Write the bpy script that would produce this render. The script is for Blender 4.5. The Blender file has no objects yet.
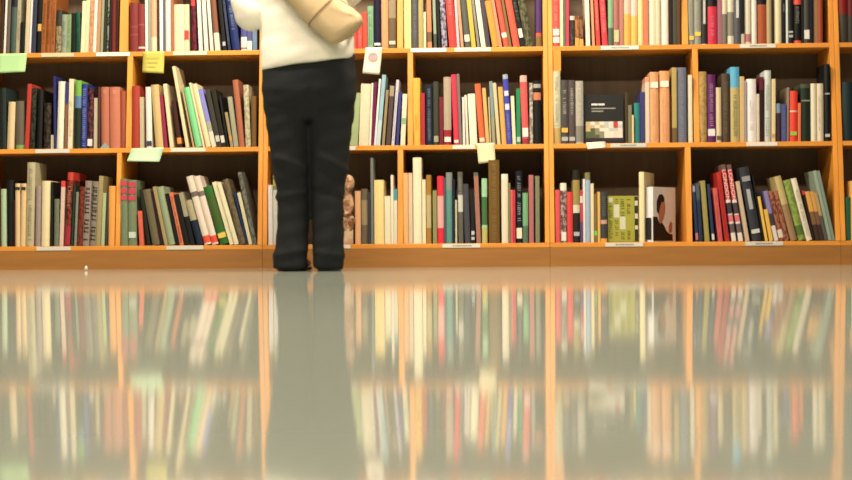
import bpy, bmesh, math, random, re
from mathutils import Vector, Matrix
random.seed(11)
S = bpy.context.scene
COL = S.collection
R = math.radians

# ------------------------------------------------------------------ camera
F = 1527.0; YAW = R(2.6); ROLL = 0.0072; DIST = 6.5; CAMH = 0.1165
fwd = Vector((-math.sin(YAW), math.cos(YAW), 0))
r0 = Vector((math.cos(YAW), math.sin(YAW), 0)); u0 = Vector((0, 0, 1))
rt = r0*math.cos(ROLL) - u0*math.sin(ROLL)
up = u0*math.cos(ROLL) + r0*math.sin(ROLL)
CAM = -fwd*DIST + Vector((0, 0, CAMH))
cam = bpy.data.cameras.new('camera'); co = bpy.data.objects.new('camera', cam); COL.objects.link(co)
m = Matrix((rt, up, -fwd)).transposed().to_4x4(); m.translation = CAM
co.matrix_world = m
cam.sensor_width = 36; cam.lens = F*36/852; cam.clip_start = .05; cam.clip_end = 60
cam.dof.use_dof = True; cam.dof.focus_distance = 7.35; cam.dof.aperture_fstop = 2.0
S.camera = co
SLOPE = 0.114                      # the front of the bookcases leans back as it rises
def ray(u, v): return (fwd + rt*((u-426)/F) - up*((v-240)/F))
def on_slope(u, v):                # pixel -> point on the sloping front plane y = SLOPE*z
    d = ray(u, v); n = Vector((0, 1, -SLOPE))
    return CAM + d*(-n.dot(CAM)/n.dot(d))
def at_y(u, v, y):
    d = ray(u, v); return CAM + d*((y-CAM.y)/d.y)

# ------------------------------------------------------------------ helpers
def lin(c): c /= 255.0; return c/12.92 if c <= .04045 else ((c+.055)/1.055)**2.4
def hexlin(h, g=1.0):
    h = h.lstrip('#'); l = [lin(int(h[i:i+2], 16)) for i in (0, 2, 4)]; gy = .3*l[0]+.6*l[1]+.1*l[2]
    l = [x*.86+gy*.14 for x in l]
    return tuple(max(.004, min(1, x*g-.010)) for x in l)
_mats = {}
def nodes_of(name):
    mt = bpy.data.materials.new(name); mt.use_nodes = True
    nt = mt.node_tree; return mt, nt, nt.nodes['Principled BSDF']
def paper(hx, rough=.42, gain=.62, var=.10, scale=60, bump=0.0, mott=None, mscale=70):
    key = (hx, rough, gain, var, mott, bump, mscale)
    if key in _mats: return _mats[key]
    mt, nt, b = nodes_of('paper_' + hx.strip('#') + ('_' + mott.strip('#') if mott else ''))
    N = nt.nodes; L = nt.links
    tc = N.new('ShaderNodeTexCoord'); no = N.new('ShaderNodeTexNoise')
    no.inputs['Scale'].default_value = mscale if mott else scale; no.inputs['Detail'].default_value = 3
    L.new(tc.outputs['Object'], no.inputs['Vector'])
    mx = N.new('ShaderNodeMix'); mx.data_type = 'RGBA'
    c = hexlin(hx, gain)
    if mott:
        rp = N.new('ShaderNodeValToRGB'); rp.color_ramp.elements[0].position = .46; rp.color_ramp.elements[1].position = .54
        L.new(no.outputs['Fac'], rp.inputs['Fac']); L.new(rp.outputs['Color'], mx.inputs['Factor'])
        a, d = c, hexlin(mott, gain)
    else:
        L.new(no.outputs['Fac'], mx.inputs['Factor'])
        a = tuple(x*(1-var) for x in c); d = tuple(min(1, x*(1+var)) for x in c)
    mx.inputs['A'].default_value = (*a, 1); mx.inputs['B'].default_value = (*d, 1)
    L.new(mx.outputs['Result'], b.inputs['Base Color'])
    b.inputs['Roughness'].default_value = max(.5, rough); b.inputs['Specular IOR Level'].default_value = .22
    if bump:
        bp = N.new('ShaderNodeBump'); bp.inputs['Strength'].default_value = bump; bp.inputs['Distance'].default_value = .004
        L.new(no.outputs['Fac'], bp.inputs['Height']); L.new(bp.outputs['Normal'], b.inputs['Normal'])
    _mats[key] = mt
    return mt

def wood(name, c1, c2, rough=.45, axis='X'):
    mt, nt, b = nodes_of(name); N = nt.nodes; L = nt.links
    tc = N.new('ShaderNodeTexCoord'); mp = N.new('ShaderNodeMapping')
    mp.inputs['Scale'].default_value = (1.2, 14, 14) if axis == 'X' else (14, 14, 1.2)
    no = N.new('ShaderNodeTexNoise'); no.inputs['Scale'].default_value = 2.2; no.inputs['Detail'].default_value = 6; no.inputs['Distortion'].default_value = .6
    L.new(tc.outputs['Object'], mp.inputs['Vector']); L.new(mp.outputs['Vector'], no.inputs['Vector'])
    rp = N.new('ShaderNodeValToRGB'); rp.color_ramp.elements[0].position = .3; rp.color_ramp.elements[1].position = .7
    rp.color_ramp.elements[0].color = (*c1, 1); rp.color_ramp.elements[1].color = (*c2, 1)
    L.new(no.outputs['Fac'], rp.inputs['Fac']); L.new(rp.outputs['Color'], b.inputs['Base Color'])
    b.inputs['Roughness'].default_value = rough
    return mt

def link(name, me, mats, parent=None):
    o = bpy.data.objects.new(name, me); COL.objects.link(o)
    for x in (mats if isinstance(mats, (list, tuple)) else [mats]): me.materials.append(x)
    if parent: o.parent = parent
    return o
def from_bm(name, bm, mats, parent=None, smooth=False):
    bmesh.ops.recalc_face_normals(bm, faces=bm.faces)
    me = bpy.data.meshes.new(name); bm.to_mesh(me); bm.free()
    if smooth:
        for p in me.polygons: p.use_smooth = True
    return link(name, me, mats, parent)
def box(bm, x0, x1, y0, y1, z0, z1, mi=0, slope=0.0):
    """a box; slope shifts the front edge back with height (sloping bookcase fronts)"""
    v = [bm.verts.new(p) for p in ((x0, y0+slope*z0, z0), (x1, y0+slope*z0, z0), (x1, y1, z0), (x0, y1, z0),
                                   (x0, y0+slope*z1, z1), (x1, y0+slope*z1, z1), (x1, y1, z1), (x0, y1, z1))]
    for f in ((0, 1, 2, 3), (4, 5, 6, 7), (0, 1, 5, 4), (1, 2, 6, 5), (2, 3, 7, 6), (3, 0, 4, 7)):
        bm.faces.new([v[i] for i in f]).material_index = mi
    return v
def bevel(bm, w, seg=2):
    bmesh.ops.bevel(bm, geom=list(bm.edges), offset=w, segments=seg, affect='EDGES', profile=.6)
def empty(name, loc=(0, 0, 0), rot=None):
    o = bpy.data.objects.new(name, None); COL.objects.link(o); o.location = loc; o.empty_display_size = .05
    if rot is not None: o.rotation_euler = rot
    return o
LABELS = set()
def tag(o, label, cat, group=None):
    nw = len(label.split())
    if label in LABELS: print('DUPLICATE LABEL', label)
    if nw > 16: print('LONG LABEL', nw, label)
    LABELS.add(label)
    o['label'] = label; o['category'] = cat
    if group: o['group'] = group
    return o

# ------------------------------------------------------------------ materials
M_WOOD = wood('honey_wood', (.45, .168, .018), (.575, .228, .028))
M_WOODV = wood('honey_wood_upright', (.45, .168, .018), (.575, .228, .028), axis='Z')
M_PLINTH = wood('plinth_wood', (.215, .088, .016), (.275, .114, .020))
M_BACK = wood('back_board', (.10, .066, .038), (.13, .087, .05), .7, 'Z')
M_PAGES = paper('#efe4c8', .8, .8, .05, 300)

# ------------------------------------------------------------------ setting
def structure(o): o['kind'] = 'structure'; return o
def floor_mat():
    mt, nt, b = nodes_of('polished_floor'); N = nt.nodes; L = nt.links
    tc = N.new('ShaderNodeTexCoord'); n1 = N.new('ShaderNodeTexNoise'); n1.inputs['Scale'].default_value = .8; n1.inputs['Detail'].default_value = 4
    n2 = N.new('ShaderNodeTexNoise'); n2.inputs['Scale'].default_value = 90; n2.inputs['Detail'].default_value = 2
    L.new(tc.outputs['Object'], n1.inputs['Vector']); L.new(tc.outputs['Object'], n2.inputs['Vector'])
    mx = N.new('ShaderNodeMix'); mx.data_type = 'RGBA'; mx.inputs['A'].default_value = (.30, .33, .285, 1); mx.inputs['B'].default_value = (.335, .37, .32, 1)
    ad = N.new('ShaderNodeMath'); ad.operation = 'MULTIPLY_ADD'; ad.inputs[1].default_value = .5
    ml = N.new('ShaderNodeMath'); ml.operation = 'MULTIPLY'; ml.inputs[1].default_value = .5
    L.new(n1.outputs['Fac'], ad.inputs[0]); L.new(n2.outputs['Fac'], ml.inputs[0]); L.new(ml.outputs[0], ad.inputs[2])
    L.new(ad.outputs[0], mx.inputs['Factor']); L.new(mx.outputs['Result'], b.inputs['Base Color'])
    b.inputs['Roughness'].default_value = .06; b.inputs['IOR'].default_value = 1.42
    # long soft undulation of the polished surface
    mp = N.new('ShaderNodeMapping'); mp.inputs['Scale'].default_value = (2.5, 1.2, 1)
    n3 = N.new('ShaderNodeTexNoise'); n3.inputs['Scale'].default_value = 1.6; n3.inputs['Detail'].default_value = 1
    L.new(tc.outputs['Object'], mp.inputs['Vector']); L.new(mp.outputs['Vector'], n3.inputs['Vector'])
    bp = N.new('ShaderNodeBump'); bp.inputs['Strength'].default_value = .05; bp.inputs['Distance'].default_value = .002
    L.new(n3.outputs['Fac'], bp.inputs['Height']); L.new(bp.outputs['Normal'], b.inputs['Normal'])
    return mt
BACKY = 0.37
WALLY = 0.40
bm = bmesh.new(); box(bm, -6, 6, -8.5, WALLY, -.1, 0); structure(from_bm('floor', bm, floor_mat()))
bm = bmesh.new(); box(bm, -6, 6, WALLY, WALLY+.1, -.1, 3.0); structure(from_bm('wall_back', bm, paper('#e6dcc4', .8, .9, .03, 8)))

# ------------------------------------------------------------------ bookcases
Z1 = on_slope(426, 47.9).z; Z2 = on_slope(426, 145.1).z; Z3 = on_slope(426, 243.7).z
TH = 0.0195
ZTOP = Z1 + (Z1-Z2)
ZS = {1: Z1, 2: Z2, 3: Z3}
def fy(z): return SLOPE*z
def X(u, v=244): return on_slope(u, v).x
XA, XB, XC, XD, XE = X(-26), X(262.2), X(550), X(841), X(1129)
DIV = {'A': {1: (119.7, 128.2), 2: (126.5, 132), 3: (116, 120.6)},
       'C': {1: (397, 403.2), 2: (407.6, 413), 3: (397.6, 403.2)},
       'E': {1: (681.6, 688), 2: (693.4, 699), 3: (686, 691.8)}, 'G': {}}
MIDV = {1: 20, 2: 100, 3: 200}
def bookcase(x0, x1, key, label):
    root = empty('bookcase', ((x0+x1)/2, 0, 0)); tag(root, label, 'bookcase', 'bookcases along the wall')
    cx = (x0+x1)/2; x0 -= cx; x1 -= cx; pw = .0205; gap = .0006
    for a, b_ in ((x0+gap, x0+pw), (x1-pw, x1-gap)):
        bm = bmesh.new(); box(bm, a, b_, 0, BACKY, Z3, ZTOP, slope=SLOPE); bevel(bm, .0012, 1); from_bm('side_panel', bm, M_WOODV, root)
    i0, i1 = x0+pw, x1-pw
    for z in (Z3, Z2, Z1):
        a, b_ = (x0+gap, x1-gap) if z == Z3 else (i0, i1)
        bm = bmesh.new(); box(bm, a, b_, fy(z)+.0015, BACKY-.012, z-TH, z); bevel(bm, .0015, 2); from_bm('shelf', bm, M_WOOD, root)
    bm = bmesh.new(); box(bm, x0, x1, fy(ZTOP)-.004, BACKY, ZTOP, ZTOP+TH*1.2); bevel(bm, .002, 2); from_bm('top_board', bm, M_WOOD, root)
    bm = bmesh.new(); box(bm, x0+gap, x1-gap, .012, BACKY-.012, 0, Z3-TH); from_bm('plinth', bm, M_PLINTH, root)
    bm = bmesh.new(); box(bm, i0, i1, BACKY-.011, BACKY-.002, .02, ZTOP); from_bm('back_panel', bm, M_BACK, root)
    for row, (a, b_) in DIV[key].items():
        z0 = ZS[row]; z1 = {1: ZTOP, 2: Z1-TH, 3: Z2-TH}[row]
        a, b_ = X(a, MIDV[row])-cx, X(b_, MIDV[row])-cx
        bm = bmesh.new(); box(bm, a, b_, .002, BACKY-.012, z0, z1, slope=SLOPE); bevel(bm, .0012, 1); from_bm('divider', bm, M_WOODV, root)
    return root, cx, i0, i1
bookcase(XA, XB, 'A', 'honey wood bookcase left of the person, with the green and yellow notes')
bookcase(XB, XC, 'C', 'honey wood bookcase the person stands in front of')
bcE, cxE, _, _ = bookcase(XC, XD, 'E', 'honey wood bookcase right of the person, holding the two face-out books')
bookcase(XD, XE, 'G', 'honey wood bookcase cut off by the right edge of the photo')
# wooden cleat under the shelf of the third bookcase
pa = on_slope(553.3, 62); pb = on_slope(561.2, 71)
bm = bmesh.new(); box(bm, pa.x-cxE, pb.x-cxE, fy(pa.z)+.004, fy(pa.z)+.05, pb.z, Z1-TH); bevel(bm, .0015, 1); from_bm('cleat', bm, M_WOODV, bcE)

# ------------------------------------------------------------------ books
def spine_profile(w, d, rnd):
    """cross-section of cover boards and spine, open at the fore edge (x, y); y=0 at the spine"""
    t = min(.0022, w*.16)
    out = []; n = 5
    for i in range(n+1):
        a = i/n; out.append((w*a, rnd*(1-math.sin(math.pi*a))))
    pts = [(0, d)] + out + [(w, d), (w-t, d), (w-t, rnd+t), (t, rnd+t), (t, d)]
    return pts
def lettering_bm(w, z0, z1, y, big=False, fill=.62):
    bm = bmesh.new(); z = z0; fill = fill*.75 if w > .028 and fill < .8 else fill; lw = w*fill
    a = .5*(w-lw)
    step = min(.010, max(.0045, lw*.55)) if not big else lw*.75
    while z < z1-step*.6:
        if random.random() < .86:
            h = step*random.uniform(.5, .72); k = random.random()
            xa = a+lw*random.uniform(0, .12); xb = a+lw*random.uniform(.85, 1)
            def q(p, s, q0, q1):
                v = [bm.verts.new(c) for c in ((p, y, q0), (s, y, q0), (s, y, q1), (p, y, q1))]; bm.faces.new(v)
            if k < .4: q(xa, xb, z, z+h*.42); q(xa, xa+lw*.22, z, z+h)
            elif k < .7: q(xa, xb, z, z+h*.3); q(xa, xb, z+h*.6, z+h)
            else: q(xa, xb, z, z+h*.55)
        z += step
    return bm
_font_cache = {}
def text_mesh(txt):
    cu = bpy.data.curves.new('text', 'FONT'); cu.body = txt; cu.align_x = 'CENTER'; cu.align_y = 'CENTER'; cu.size = 1
    o = bpy.data.objects.new('text', cu); COL.objects.link(o)
    dg = bpy.context.evaluated_depsgraph_get(); me = bpy.data.meshes.new_from_object(o.evaluated_get(dg))
    bpy.data.objects.remove(o); me.materials.clear()
    xs = [v.co.x for v in me.vertices]; ys = [v.co.y for v in me.vertices]
    return me, min(xs), max(xs), min(ys), max(ys)

def build_book(root, w, h, d, hx, opts, vz):
    """book in local coordinates: x thickness, y depth from the spine, z height; vz maps a photo row to local height"""
    bands = []; mott = None; texts = []; stickers = []; word = None
    for op in opts.split():
        k = op.split(':')
        if k[0] == 'b': bands.append((vz(float(k[3])), vz(float(k[2])), k[1]))
        elif k[0] == 'm': mott = '#'+k[1]
        elif k[0] == 't': texts.append((vz(float(k[3])), vz(float(k[2])), k[1], False))
        elif k[0] == 'T': texts.append((vz(float(k[3])), vz(float(k[2])), k[1], True))
        elif k[0] == 's': stickers.append((vz(float(k[3])), vz(float(k[2])), k[1]))
        elif k[0] == 'w': word = (k[4], k[1], vz(float(k[3])), vz(float(k[2])))
    hard = w > .02
    rnd = min(.006, w*.18) if hard else .0006
    prof = spine_profile(w, d, rnd)
    cuts = sorted(set([0.0, h] + [min(h, max(0, c)) for bnd in bands for c in bnd[:2]]))
    cuts = [c for i, c in enumerate(cuts) if i == 0 or c-cuts[i-1] > 1e-4]
    mats = [paper(hx, .40, mott=mott)]
    def band_mat(z):
        for z0, z1, c in reversed(bands):
            if z0 <= z <= z1:
                mm = paper('#'+c.split('/')[0], .40, mott=('#'+c.split('/')[1]) if '/' in c else None)
                if mm not in mats: mats.append(mm)
                return mats.index(mm)
        return 0
    bm = bmesh.new(); rings = [[bm.verts.new((x, y, z)) for x, y in prof] for z in cuts]; n = len(prof)
    for i in range(len(cuts)-1):
        mi = band_mat((cuts[i]+cuts[i+1])/2)
        for k in range(n):
            f = bm.faces.new((rings[i][k], rings[i][(k+1) % n], rings[i+1][(k+1) % n], rings[i+1][k])); f.material_index = mi
    for rg, mi in ((rings[0], band_mat(0.0005)), (rings[-1], band_mat(h-.0005))):
        f = bm.faces.new(rg); f.material_index = mi
    from_bm('cover', bm, mats, root)
    t = min(.0022, w*.16); e = .003 if hard else .0006
    bm = bmesh.new(); box(bm, t*1.05, w-t*1.05, rnd+t*1.1, d-e, e, h-e); from_bm('pages', bm, M_PAGES, root)
    yb = -.0004
    def soft(c, k=.42): a_ = [int(hx.strip('#')[i:i+2], 16) for i in (0, 2, 4)]; b_ = [int(c[i:i+2], 16) for i in (0, 2, 4)]; return '#%02x%02x%02x' % tuple(int(p*k+q*(1-k)) for p, q in zip(a_, b_))
    for z0, z1, c, big in texts:
        bm = lettering_bm(w, max(z0, .004), min(z1, h-.004), yb, big, .80 if big else .62)
        if 0 < len(bm.faces) < 12:            # a short mark reads as one block
            bm.free(); bm = bmesh.new(); a_, b2 = max(z0, .004), min(z1, h-.004); bm.faces.new([bm.verts.new(p) for p in ((w*.3, yb, a_), (w*.7, yb, a_), (w*.7, yb, b2), (w*.3, yb, b2))])
        if len(bm.faces): from_bm('lettering', bm, paper(soft(c, .15 if big else .42), .4), root)
        else: bm.free()
    for z0, z1, c in stickers:
        bm = bmesh.new(); box(bm, w*.08, w*.92, yb-.0004, rnd*.9+.0004, max(0.001, z0), min(h-.001, z1)); from_bm('spine_label', bm, paper('#'+c, .5), root)
    if word:
        txt, c, z0, z1 = word
        me, a, b_, e0, e1 = text_mesh(txt)
        sx = (z1-z0)/(b_-a); sy = w*.78/(e1-e0)
        for v in me.vertices:
            x = (v.co.x-(a+b_)/2)*sx; y = (v.co.y-(e0+e1)/2)*sy
            v.co = (w/2+y, yb, (z0+z1)/2-x)      # reads from top to bottom
        o = link('title', me, paper('#'+c, .4), root)

CELLN = {'A': 'far-left compartment', 'B': 'left of person', 'C': 'behind person', 'D': 'right of person',
         'E': 'centre-right compartment', 'F': 'right-hand compartment', 'G': 'far-right compartment'}
ROWN = {1: 'top shelf', 2: 'middle shelf', 3: 'bottom shelf'}
def limits(cell, row):
    pw = .0205
    key = {'A': 'A', 'B': 'A', 'C': 'C', 'D': 'C', 'E': 'E', 'F': 'E', 'G': 'G'}[cell]
    x0 = {'A': XA, 'C': XB, 'E': XC, 'G': XD}[key]+pw; x1 = {'A': XB, 'C': XC, 'E': XD, 'G': XE}[key]-pw
    if key == 'G': return x0, x1
    a, b_ = DIV[key][row]; a, b_ = X(a, MIDV[row]), X(b_, MIDV[row])
    return (x0, a) if cell in 'ACE' else (b_, x1)

def shelf_v(u, row):      # photo row of the shelf's front edge at column u (projected)
    p0 = X(u, {1: 47, 2: 145, 3: 243}[row]); P = Vector((p0, fy(ZS[row]), ZS[row]))-CAM
    return 240-F*P.dot(up)/P.dot(fwd)
def do_cell(cell, row, text):
    zs = ZS[row]; lo, hi = limits(cell, row); items = []
    prev = None
    for ln in text.strip().splitlines():
        ln = ln.strip()
        if not ln: continue
        if ln.startswith('@'): items.append(('fixed', ln)); prev = ln[1:].split('|')[0]; continue
        head, desc, *rest = [s.strip() for s in ln.split('|')]
        xl, xr, top, dx, hx = head.split()
        xl, xr, top, dx = float(xl), float(xr), float(top), float(dx)
        if top < 0: top = -random.uniform(6, 26)
        sb = random.uniform(.006, .016)
        y = fy(zs)+sb
        vs = shelf_v(xl, row)
        BL = at_y(xl, vs, y); BR = at_y(xr, vs, y); TL = at_y(xl+dx*(vs-top)/(vs-max(top, 0)) , top, y)
        th = math.atan2(TL.x-BL.x, TL.z-zs)
        if abs(th) < R(.7): th = 0
        items.append(dict(xl=BL.x, w=max(.005, (BR.x-BL.x)*math.cos(th)), h=(Vector((TL.x, TL.z))-Vector((BL.x, zs))).length, th=th, y=y, hx='#'+hx, desc=desc,
                          opts=rest[0] if rest else '', prev=prev, u=xl))
        prev = desc
    bks = [b_ for b_ in items if isinstance(b_, dict)]
    # corners at rest on the shelf; keep neighbours from passing through each other
    def edges(b_):
        s, c = math.sin(b_['th']), math.cos(b_['th'])
        if b_['th'] <= 0: bl = (b_['xl'], 0.0)
        else: bl = (b_['xl'], b_['w']*s)
        br = (bl[0]+b_['w']*c, bl[1]-b_['w']*s)
        tl = (bl[0]+b_['h']*s, bl[1]+b_['h']*c); tr = (br[0]+b_['h']*s, br[1]+b_['h']*c)
        return bl, br, tr, tl
    def span(q, z):
        xs = []
        for i in range(4):
            (xa, za), (xb, zb) = q[i], q[(i+1) % 4]
            if (za-z)*(zb-z) <= 0 and abs(za-zb) > 1e-9: xs.append(xa+(xb-xa)*(z-za)/(zb-za))
        return (min(xs), max(xs)) if xs else None
    def clash(p, q):
        a, b_ = edges(p), edges(q); zt = min(max(k[1] for k in a), max(k[1] for k in b_)); worst = -1
        for i in range(41):
            z = .0003+(zt-.0006)*i/40
            sa, sb_ = span(a, z), span(b_, z)
            if sa and sb_: worst = max(worst, sa[1]-sb_[0])
        return worst
    for b_ in bks[:1]:
        mn = min(k[0] for k in edges(b_)); 
        if mn < lo+.0005: b_['xl'] += lo+.0005-mn
    for i in range(1, len(bks)):
        p, q = bks[i-1], bks[i]
        c = clash(p, q)+.0004
        if c > 0:
            sh = min(c, p['w']*.30); p['w'] -= sh; c = clash(p, q)+.0004
        if c > 0 and abs(p['th']-q['th']) > R(.5):      # follow the neighbour's tilt
            q['th'] = p['th']*.75+q['th']*.25; c = clash(p, q)+.0004
        if c > 0: q['xl'] += c
    for i in range(len(bks)-1, -1, -1):                 # and inside the compartment
        q = bks[i]; mx = max(k[0] for k in edges(q)); lim = hi-.0005
        if mx > lim:
            d_ = mx-lim; s_ = min(d_, q['w']*.35); q['w'] -= s_; q['xl'] -= (d_-s_); hi2 = True
        if i < len(bks)-1:
            c = clash(q, bks[i+1])+.0003
            if c > 0:
                s_ = min(c, q['w']*.35); q['w'] -= s_; q['xl'] -= max(0, clash(q, bks[i+1])+.0003)
    if bks:
        mn = min(k[0] for k in edges(bks[0]))
        if mn < lo: bks[0]['w'] = max(.004, bks[0]['w']-(lo-mn)); bks[0]['xl'] += lo-mn
    for b_ in bks:
        bl = edges(b_)[0]
        root = empty('book', (bl[0], b_['y'], zs+bl[1]+.0002), (0, b_['th'], 0))
        cth = math.cos(b_['th'])
        def vz(v, b_=b_, bl=bl, cth=cth): return (at_y(b_['u'], v, b_['y']).z-zs-bl[1])/cth
        d = min(random.uniform(.16, .215), BACKY-.02-b_['y'])
        build_book(root, b_['w'], b_['h'], d, b_['hx'], b_['opts'], vz)
        place = f"{ROWN[row]} {CELLN[cell]}"
        lab = f"{b_['desc']} book" + ((f" right of {b_['prev']}" + ('' if 'figure' in b_['prev'] else ' book')) if b_['prev'] else " at the left end") + f", {place}"
        tag(root, lab, 'book', 'books on the '+ROWN[row])
do_cell('A', 1, '''
0.2 3.2 -1 1 #46372a|dark brown
3.4 6.2 -1 2.2 #e8e3e0|slim white
6.4 10 -1 1 #6e6455|grey-brown
10.2 15.6 -1 1 #4a615c|teal grey|b:2c3040:-40:7
15.8 20 -1 2 #b4a98c|pale khaki|t:7a705a:8:40
20.2 24.3 22 0 #1d1a18|short black
24.6 28.6 -1 2.2 #d2c29c|tan
28.8 31.2 -1 2.8 #e6e2ea|thin lilac-white
31.4 37 -1 1 #3d4358|slate navy
37.2 40.8 -1 0 #241f1d|black gold-emblem|b:e2b048:24:31
41 45.4 -1 2 #a05c26|first rust-brown|t:5d3214:0:44
45.6 50.2 -1 2 #a35d28|second rust-brown|t:5d3214:0:44
50.4 55 -1 2 #a65e26|third rust-brown|t:5d3214:0:44
55.2 60.6 10 1 #a08f66|mottled beige|m:6f664f b:42403a:-10:26
61 66.2 14.5 1 #92a08a|grey-green|t:6c7a66:20:48
66.4 71.4 14.5 1 #82a06c|leaf-green|t:667e56:20:48
71.8 75.6 13 0 #262423|short black paperback
75.8 80.4 12 0 #1e5c48|bottle green|t:123a2d:16:50
80.6 84.4 1 2 #efe2b8|pale cream
84.6 88.2 -1 2 #eedaae|cream
88.4 92.6 -1 2 #d39a74|pinkish tan|m:c08058
92.8 95.8 -1 2 #f3e9dd|clean white
96 100 -1 2 #c2926c|light brown
100.2 103 -1 1.5 #a2a07c|khaki green
103.2 106.4 -1 1.5 #333d30|blackish green
106.6 108.6 -1 1 #8a8a7c|speckled white|m:3a3a36
108.8 111.2 -1 1 #242220|thin black
111.4 116.2 -1 .8 #7e3430|maroon
116.4 119.2 -1 .5 #3f1d18|dark maroon
''')
do_cell('B', 1, '''
130 137.8 2.5 0 #8a3838|maroon cloth|b:a04c48:26:27.5 b:a04c48:34:35.5
138.2 145 4 0 #923a3c|wine-red cloth|b:ad5450:24:25.5 b:e6d8d0:46.8:48.6
145.4 148 -1 0 #e6e8e4|thin white
148.2 151 -1 0 #9aa394|thin grey-green
151.2 157 -1 0 #f0ae86|peach|b:efdcb4:37:60
157.2 159.4 -1 0 #4a3c34|thin dark brown
159.8 163.2 -1 0 #e9ecec|cool white
163.4 165.4 -1 0 #626a80|slim slate
165.6 171 -1 0 #ece4d6|plain white
171.2 173.8 -1 0 #b06e50|thin brown
174 184 4.4 0 #ecddb4|wide cream
184.2 191.4 4.4 0 #ecdbb0|second wide cream|s:e8403a:30.5:39.5
192 198.6 -1 -4 #7c2438|crimson patterned|m:4a2030 s:e03a40:0:6
199 204 -1 -5 #efe9d8|first leaning white
204.6 209.8 -1 -5 #efe8d6|second leaning white
210.4 214.8 -1 -6 #eee7d4|third leaning white
215 222 -1 -7 #8e5a42|brown white-footed|b:efe6c8:33:60
223 228 -1 -7 #26262c|leaning black|s:b8b8b8:42:46
228.2 232 -1 -8 #333a54|dark slate|t:9aa0b4:0:44
232.4 240 -1 -9 #2c3a72|wide navy|t:c4c8dc:0:30
241 247 -1 0 #5a5aa0|violet-blue white-based|b:ece6dc:37:60 b:c24a40:47.5:49
247.4 251.8 -1 0 #5c5c9c|thin violet white-based|b:ece6dc:41:60
252.4 256.8 -1 0 #6f88a4|steel blue
''')
do_cell('C', 1, '''
352 357 14 0 #c94a40|low brick-red
357.4 362.4 14 0 #ee4a44|bright red|t:f6b8b0:30:46
362.8 367.4 12 0 #dc4a3a|tomato red
367.8 373.4 6 0 #82b48c|sea-green|t:4e7c5c:10:44
373.8 381 -1 0 #2a2140|dark indigo|s:e8e4e4:43:45.5
381.6 388.2 -1 0 #ee9c68|apricot
388.6 396 -1 0 #75624a|taupe|b:a08c70:0:18 s:d8d0b0:41:44.5
''')
do_cell('D', 1, '''
404.2 411.2 -1 0 #fbdf8a|butter yellow
412 418 -1 0 #5d5d5e|charcoal|t:9494b0:2:38
418.6 423.4 -1 0 #b5a564|olive-beige
423.8 427.2 12 0 #ecdcaa|short cream
427.6 433.6 -1 -3 #ee8452|orange|b:7c5a44:32:42
434 438 -1 -3 #96a68e|grey-green|b:4e5a4c:34:60
438.2 442 -1 -4 #1f1d1d|leaning black
442.2 448.2 -1 -4 #a8a2bc|lilac-grey|m:5a5668
449.4 457 -1 -4 #ee3c34|bright red|t:f6c4bc:0:15
457.2 460.8 -1 -3 #d2bcc8|pale lilac
461 464.8 -1 -4 #e89a6e|salmon
465 471 -1 -5 #5e635e|slate grey|s:d2d8c0:35:42
471.6 477 -1 -5 #d2b22a|mustard
477.4 481 -1 -6 #8c8880|grey-striped|t:d8d4cc:0:42
481.2 485.8 -1 -7 #ede4c8|cream white
486 491.2 -1 -6 #4e4854|dark plum-grey
492.6 498.8 1 -8 #ff9a1e|bright orange
499 503.6 -1 -8 #ec8e6c|pale salmon
503.8 509 -1 -10 #f0583e|red white-footed|b:f2e0d4:33:38
509.2 513 -1 -8 #8a6a40|brown
513.4 520.4 -1 -10 #f6583c|vermilion
520.8 525.4 -1 -9 #22201f|leaning black|t:a8a4a0:0:20 s:f0ead8:29:38
525.6 533 -1 -8 #4a4a36|olive-black mottled|m:6e6c50
536 541.6 -1 0 #5a3c74|purple|b:e0563a:33:36 b:8a6a3a:36:60
''')
do_cell('E', 1, '''
552.4 559.8 -1 0 #ee5048|coral red|t:f8c0b4:0:28 s:f6e4da:29:35.5 s:f6e4da:37:43
560.2 563.2 -1 0 #ecdfb4|cream
563.4 565.6 -1 0 #6c7c64|thin grey-green
566 569.2 -1 0 #d23a58|raspberry
570 574.8 16 0 #3a3632|short black white-capped|b:d8d0c0:0:20 m:55504a
575.2 579.2 16 0 #b8753a|short ochre|m:8a4c28 b:f0a43c:38:60
579.6 584.8 16 0 #9a6a4a|short chestnut|m:5c3a2a b:f0a43c:39:60
586 592 -1 -4 #f0e4cc|off-white
592.4 596 -1 -4 #f09a70|light peach
596.4 602 -1 -4 #f0402e|scarlet white-titled|t:fadcd4:0:30
602.4 608 -1 -4 #ee3848|rose-red white-titled|t:fadcd4:0:32
608.4 613.4 -1 0 #86b48a|mint green|b:56705c:28:60
613.8 619.4 -1 0 #b46e66|dusty pink|s:c8c890:30:42
619.6 623.6 -1 0 #c27c70|old-rose
624 631 -1 0 #f8b040|amber white-edged|b:f6c0a8:-40:14
631.4 637.8 -1 0 #fabc4a|second amber|b:f8c8b8:-40:16
638 643.2 -1 0 #f8df94|pale yellow
643.6 648.2 -1 0 #f07a54|salmon-red
648.6 655.8 -1 0 #f2ecce|ivory
656 660.8 -1 0 #dbcfae|beige
661 668.6 -1 0 #f6f0de|white
669 673 -1 0 #3a1c1a|blackish red
673.2 677 -1 0 #4c5246|dark grey-green
677.2 680.6 -1 0 #684430|dark brown
''')
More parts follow.
